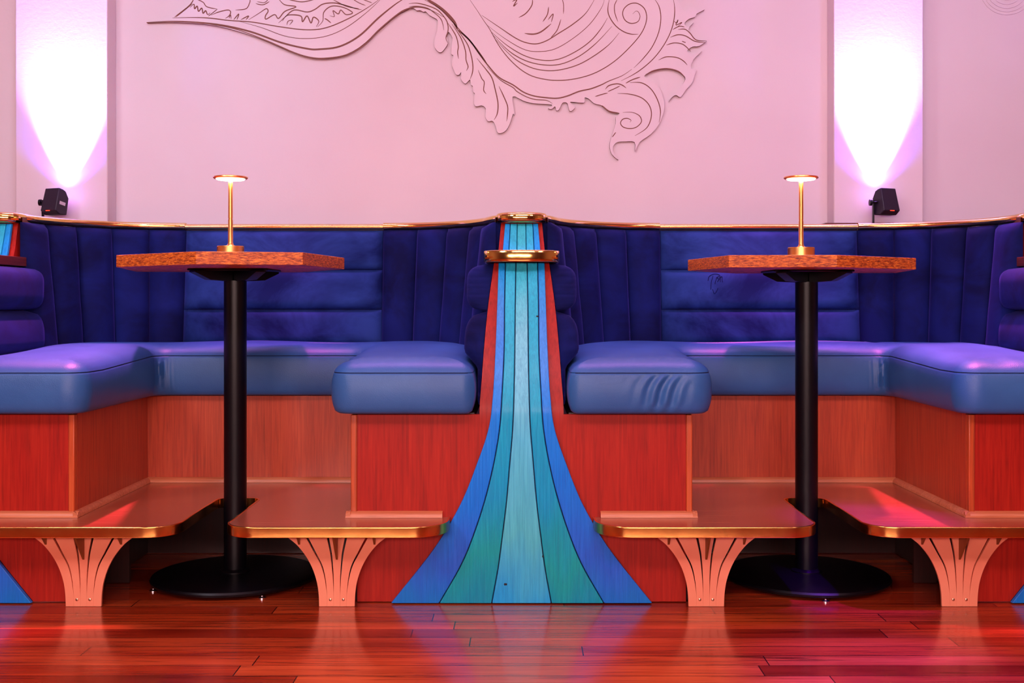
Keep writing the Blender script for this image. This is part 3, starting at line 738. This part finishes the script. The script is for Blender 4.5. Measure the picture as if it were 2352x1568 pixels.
# ------------------------------------------------------------ carved mural
def zz(which, pts):
    ox = 320 if which == 1 else 940
    return [(ox+p[0]/3.36, p[1]/3.36)+tuple(p[2:]) for p in pts]
def wp(p, d=WALL): return ((p[0]-VX)*d/F, EYE+(HY-p[1])*d/F)
TH = .015
edge1 = zz(1, [(65, 182), (300, 178), (600, 205), (900, 290), (1150, 395), (1300, 444), (1400, 458), (1550, 442), (1700, 372), (1850, 240), (1980, 130), (2080, 75)])
edge2 = zz(2, [(0, 66), (40, 72), (60, 88), (85, 86), (112, 98), (130, 96), (158, 124), (190, 142), (222, 168), (215, 250), (195, 310), (195, 360), (215, 395), (238, 410), (262, 398), (300, 340), (292, 290), (305, 252), (335, 300), (330, 350),
  (325, 420), (342, 436), (330, 500), (345, 545), (362, 580), (385, 583), (402, 563), (400, 610), (420, 643), (440, 648), (470, 620), (478, 660), (492, 672), (495, 715), (508, 730), (500, 790), (515, 826), (560, 818), (592, 845),
  (588, 905), (610, 940), (645, 938), (668, 980), (682, 1026), (712, 1030), (748, 1008), (778, 955), (800, 885), (812, 883), (798, 750), (880, 782), (960, 802), (1100, 812), (1072, 838), (1098, 846), (1125, 826), (1135, 858), (1158, 846), (1180, 800), (1218, 800),
  (1234, 856), (1255, 858), (1278, 828), (1240, 790), (1345, 798), (1352, 758), (1385, 768), (1425, 802), (1475, 815), (1500, 832), (1545, 865), (1620, 878), (1592, 905), (1590, 960), (1562, 1050), (1545, 1120), (1560, 1190), (1612, 1236),
  (1572, 1170), (1574, 1128), (1605, 1100), (1660, 1095), (1736, 1100), (1742, 1170), (1775, 1100), (1860, 1040), (1925, 960), (1962, 860), (1962, 780), (1930, 690), (1880, 635), (1812, 592), (1880, 552), (1980, 535), (2070, 555), (2125, 602),
  (2110, 650), (2050, 720), (2000, 786), (2022, 756), (2055, 738), (2090, 754), (2130, 700), (2182, 640), (2195, 590), (2212, 540), (2170, 534), (2186, 470), (2255, 398), (2195, 425), (2140, 400), (2182, 366), (2232, 362), (2292, 320), (2240, 335), (2205, 300),
  (2150, 235), (2192, 180), (2150, 215), (2120, 190), (2152, 154), (2200, 138), (2215, 112), (2275, 80), (2225, 90), (2180, 55), (2120, 92), (2072, 20), (2040, 0)])
mural = thing('wall_relief', 'large carved wave and scroll relief on the pink wall, cropped by the top edge', 'wall art', (0, WALL-TH, 2.0))
outline = spline(edge1+edge2, 3)+[(1560, -45), (448, -45), (448, 0), (398, 43)]
outline = [wp(p) for p in outline]
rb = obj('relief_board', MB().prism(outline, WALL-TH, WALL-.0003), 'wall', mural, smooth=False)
rb.data.materials.append(M['groove'])           # the routed edges take the brown of the grooves
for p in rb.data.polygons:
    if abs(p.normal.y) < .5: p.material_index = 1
def groove(pts, wmax, taper=True, y=WALL-TH, n=6):
    P = spline([(p[0], p[1]) for p in pts], n); N = len(P); loops = []
    for i, p in enumerate(P):
        a = P[max(0, i-1)]; b_ = P[min(N-1, i+1)]; tx, ty = b_[0]-a[0], b_[1]-a[1]; L = math.hypot(tx, ty) or 1
        q = i/(N-1); ww = wmax*(min(1, .25+4*min(q, 1-q)) if taper else 1)*.5
        nx, ny = -ty/L*ww, tx/L*ww
        A = wp((p[0]+nx, p[1]+ny)); B = wp((p[0]-nx, p[1]-ny))
        loops.append([(A[0], y-.0001, A[1]), (A[0], y-.0012, A[1]), (B[0], y-.0012, B[1]), (B[0], y-.0001, B[1])])
    return MB().loft(loops)
G1 = [  # left half of the relief, in crop pixels
 ([(65, 180), (300, 172), (600, 195), (860, 250), (1100, 335), (1300, 382), (1400, 386), (1550, 365), (1700, 285), (1850, 145), (1980, 40), (2060, -10)], 3.4),
 ([(560, 195), (760, 235), (1000, 325), (1200, 412), (1330, 450), (1450, 455), (1600, 430), (1730, 360), (1850, 240), (1980, 130), (2060, 80), (2150, 62), (2250, 85), (2352, 140)], 2.4),
 ([(265, 146), (420, 142), (560, 148), (700, 165), (880, 178), (1100, 215), (1300, 237), (1450, 220), (1620, 150), (1760, 70), (1860, 0)], 1.9),
 ([(770, 170), (950, 220), (1130, 285), (1290, 304), (1450, 285), (1600, 220), (1750, 110), (1870, 0)], 1.2),
 ([(430, 0), (400, 45), (340, 95), (280, 140)], 2.0), ([(290, 140), (360, 85), (420, 35)], 1.2),
 ([(445, 0), (500, 25), (530, 60), (610, 78)], 1.7), ([(610, 78), (570, 110), (540, 132)], 1.4),
 ([(400, 65), (430, 40), (435, 75), (455, 55), (465, 95), (490, 70), (500, 110), (520, 90), (535, 120), (555, 105)], 2.2),
 ([(560, 125), (620, 100), (690, 85), (712, 100), (700, 130), (670, 150)], 1.8), ([(700, 150), (712, 122), (716, 155)], 1.4),
 ([(750, 85), (830, 75), (858, 30), (862, 0)], 1.6), ([(735, 160), (775, 115), (760, 160)], 1.8), ([(790, 160), (850, 130), (830, 160)], 1.8),
 ([(850, 160), (930, 110), (985, 75), (1000, 95), (980, 130), (985, 155), (1050, 120), (1080, 150), (1130, 95), (1215, 60), (1130, 45), (1090, 10), (1080, -5)], 2.0),
 ([(905, 35), (960, 45), (1010, 20)], 1.6), ([(915, 20), (970, 28), (1000, 5)], 1.3),
 ([(1080, 185), (1130, 140), (1200, 85), (1300, 100), (1360, 80), (1420, 40), (1500, 30), (1580, 45), (1680, 75), (1720, 82)], 2.0),
 ([(1110, 170), (1150, 125), (1250, 130), (1265, 175), (1300, 130), (1330, 185), (1350, 140), (1390, 170), (1370, 215)], 2.3),
 ([(1145, 200), (1155, 170), (1190, 165), (1165, 200)], 1.5),
 ([(1380, 215), (1420, 170), (1430, 100), (1490, 55), (1580, 65), (1650, 105), (1600, 120), (1560, 85), (1540, 115), (1500, 90), (1510, 135), (1475, 128)], 1.9),
 ([(1435, 150), (1455, 160), (1485, 185)], 2.0), ([(1140, 0), (1260, 22), (1370, 0)], 1.7), ([(1500, 5), (1600, 55), (1700, 75)], 1.6), ([(1650, 0), (1700, 30), (1750, 50)], 1.4), ([(1720, 0), (1800, 30)], 1.3),
]
G2 = [
 ([(100, -5), (230, 70), (330, 170), (400, 250), (470, 320), (540, 420), (600, 500), (690, 600), (800, 660), (880, 715), (960, 745), (1050, 758), (1140, 763), (1220, 745), (1310, 710), (1400, 690), (1480, 660), (1540, 630), (1640, 590), (1715, 540)], 2.4),
 ([(120, -10), (250, 75), (340, 165), (372, 235)], 5.5), ([(372, 235), (470, 322), (600, 495)], 3.0),
 ([(0, 36), (60, 32), (140, 50), (220, 85), (280, 150), (300, 200), (300, 250), (285, 300), (300, 340)], 1.9),
 ([(0, 60), (60, 56), (140, 70), (200, 110), (250, 160), (270, 240)], 1.6),
 ([(300, 185), (360, 280), (380, 360), (375, 410), (382, 460)], 1.9), ([(330, 190), (400, 300), (435, 400), (440, 470), (455, 520), (442, 552)], 1.9),
 ([(360, 220), (440, 330), (470, 400), (490, 490), (490, 560), (470, 618)], 2.0),
 ([(522, 455), (600, 550), (640, 610), (665, 700), (685, 800), (680, 880), (655, 930)], 2.1), ([(532, 545), (560, 610), (580, 640), (575, 700), (595, 730)], 1.7),
 ([(692, 670), (730, 750), (758, 820), (760, 870), (752, 940)], 2.0), ([(600, 520), (700, 620), (800, 680), (830, 710), (900, 750), (970, 772), (1060, 780), (1105, 805)], 1.6),
 ([(465, 0), (520, 80), (575, 165), (620, 230), (700, 370), (800, 490), (920, 580), (1050, 618), (1180, 625), (1320, 605), (1450, 560), (1580, 480), (1700, 370), (1790, 260), (1828, 160), (1815, 80), (1760, 35), (1700, 38), (1655, 75), (1645, 120), (1665, 165), (1710, 188), (1760, 175), (1778, 135), (1765, 100), (1745, 94), (1722, 115)], 1.7),
 ([(560, 125), (700, 220), (820, 300), (900, 335), (980, 345), (1060, 320), (1150, 265), (1260, 195), (1360, 110), (1430, 0)], 1.9),
 ([(600, 200), (740, 305), (880, 385), (990, 404), (1120, 385), (1260, 305), (1390, 195), (1480, 70), (1505, 0)], 1.2),
 ([(630, 250), (760, 360), (900, 440), (1040, 472), (1160, 460), (1290, 400), (1400, 320), (1480, 225), (1528, 145)], 1.7),
 ([(645, 275), (770, 400), (900, 475), (1040, 507), (1170, 500), (1310, 440), (1440, 340), (1562, 210)], 1.7),
 ([(660, 305), (790, 440), (900, 510), (1010, 545), (1140, 548), (1290, 510), (1420, 440), (1540, 350), (1618, 260)], 1.7),
 ([(1542, 0), (1530, 80), (1545, 140), (1590, 205), (1650, 250), (1710, 270), (1765, 270)], 1.8), ([(1605, 0), (1582, 50), (1585, 110), (1608, 175)], 1.5),
 ([(1890, 0), (1925, 60), (1938, 150), (1920, 260), (1870, 370), (1800, 460), (1730, 530)], 1.7), ([(2035, 0), (2045, 100), (2025, 220), (1970, 340), (1880, 460), (1760, 560), (1632, 630)], 1.7),
 ([(890, 265), (960, 270), (1020, 250), (1095, 190)], 2.6), ([(1170, 155), (1140, 240), (1090, 300)], 1.7), ([(845, 143), (900, 110), (945, 50), (952, 0)], 1.9),
 ([(1030, 175), (1065, 120), (1075, 60)], 1.9), ([(1095, 180), (1110, 115), (1070, 160)], 1.7), ([(1188, 115), (1190, 50), (1180, 0)], 1.4), ([(795, 20), (830, 5), (805, 55), (835, 30)], 2.0),
 ([(1668, 648), (1720, 620), (1780, 600)], 1.9), ([(1700, 642), (1790, 645), (1860, 690), (1910, 770), (1935, 860), (1925, 950)], 1.8),
 ([(1605, 726), (1700, 732), (1790, 760), (1850, 820), (1865, 900), (1830, 990), (1738, 1052)], 1.8),
 ([(1645, 872), (1720, 872), (1775, 900), (1788, 945), (1750, 985), (1700, 996), (1650, 985), (1628, 955), (1645, 925), (1680, 918), (1708, 932), (1700, 948)], 1.7),
 ([(1530, 712), (1580, 690), (1625, 668)], 1.7), ([(1510, 695), (1540, 665), (1600, 652), (1640, 662), (1672, 685)], 2.0), ([(1432, 750), (1480, 735), (1530, 722)], 1.7),
 ([(1564, 1062), (1592, 1025)], 1.7), ([(1920, 470), (1980, 445), (2060, 450), (2110, 475), (2142, 508)], 1.7), ([(1980, 355), (2040, 338), (2110, 350), (2170, 405)], 1.7),
 ([(2010, 295), (2070, 275), (2130, 285), (2200, 325), (2280, 335)], 1.8), ([(2070, 235), (2120, 232), (2160, 260), (2210, 315), (2290, 322)], 1.7),
 ([(2030, 235), (2080, 210), (2120, 215)], 1.6), ([(2040, 170), (2060, 185), (2070, 160), (2055, 200), (2100, 180), (2065, 215)], 1.6), ([(2100, 325), (2130, 335)], 1.5),
 ([(1485, 818), (1540, 862), (1618, 878)], 2.2), ([(1812, 590), (1880, 552), (1980, 535), (2070, 555), (2125, 602)], 2.0),
]
for k, lst in ((1, G1), (2, G2)):
    for pts, wd in lst:
        obj('engraved_line', groove(zz(k, pts), wd*1.15), 'groove', mural, smooth=False)
# faint concentric rings high on the right-hand wall
rc = thing('ring_relief', 'faint concentric ring relief at the top right corner of the wall', 'wall art', ((2310-VX)*WALL/F, WALL, EYE+(HY+20)*WALL/F))
cxr, czr = wp((2312, -28))
for rr in (62, 55, 47, 38, 28):
    r_ = rr*WALL/F; loops = []
    for k in range(72):
        a = 2*PI*k/72; loops.append([(cxr+(r_+q*math.cos(b_))*math.cos(a), WALL-.0016-q*math.sin(b_), czr+(r_+q*math.cos(b_))*math.sin(a)) for q, b_ in [(.0016, PI*i/4) for i in range(8)]])
    loops.append(loops[0])
    obj('ring', MB().loft(loops, True, False), 'wall', rc)
meta(o, 'dark wooden strip on the ledge at the foot of the right pilaster', 'strip')
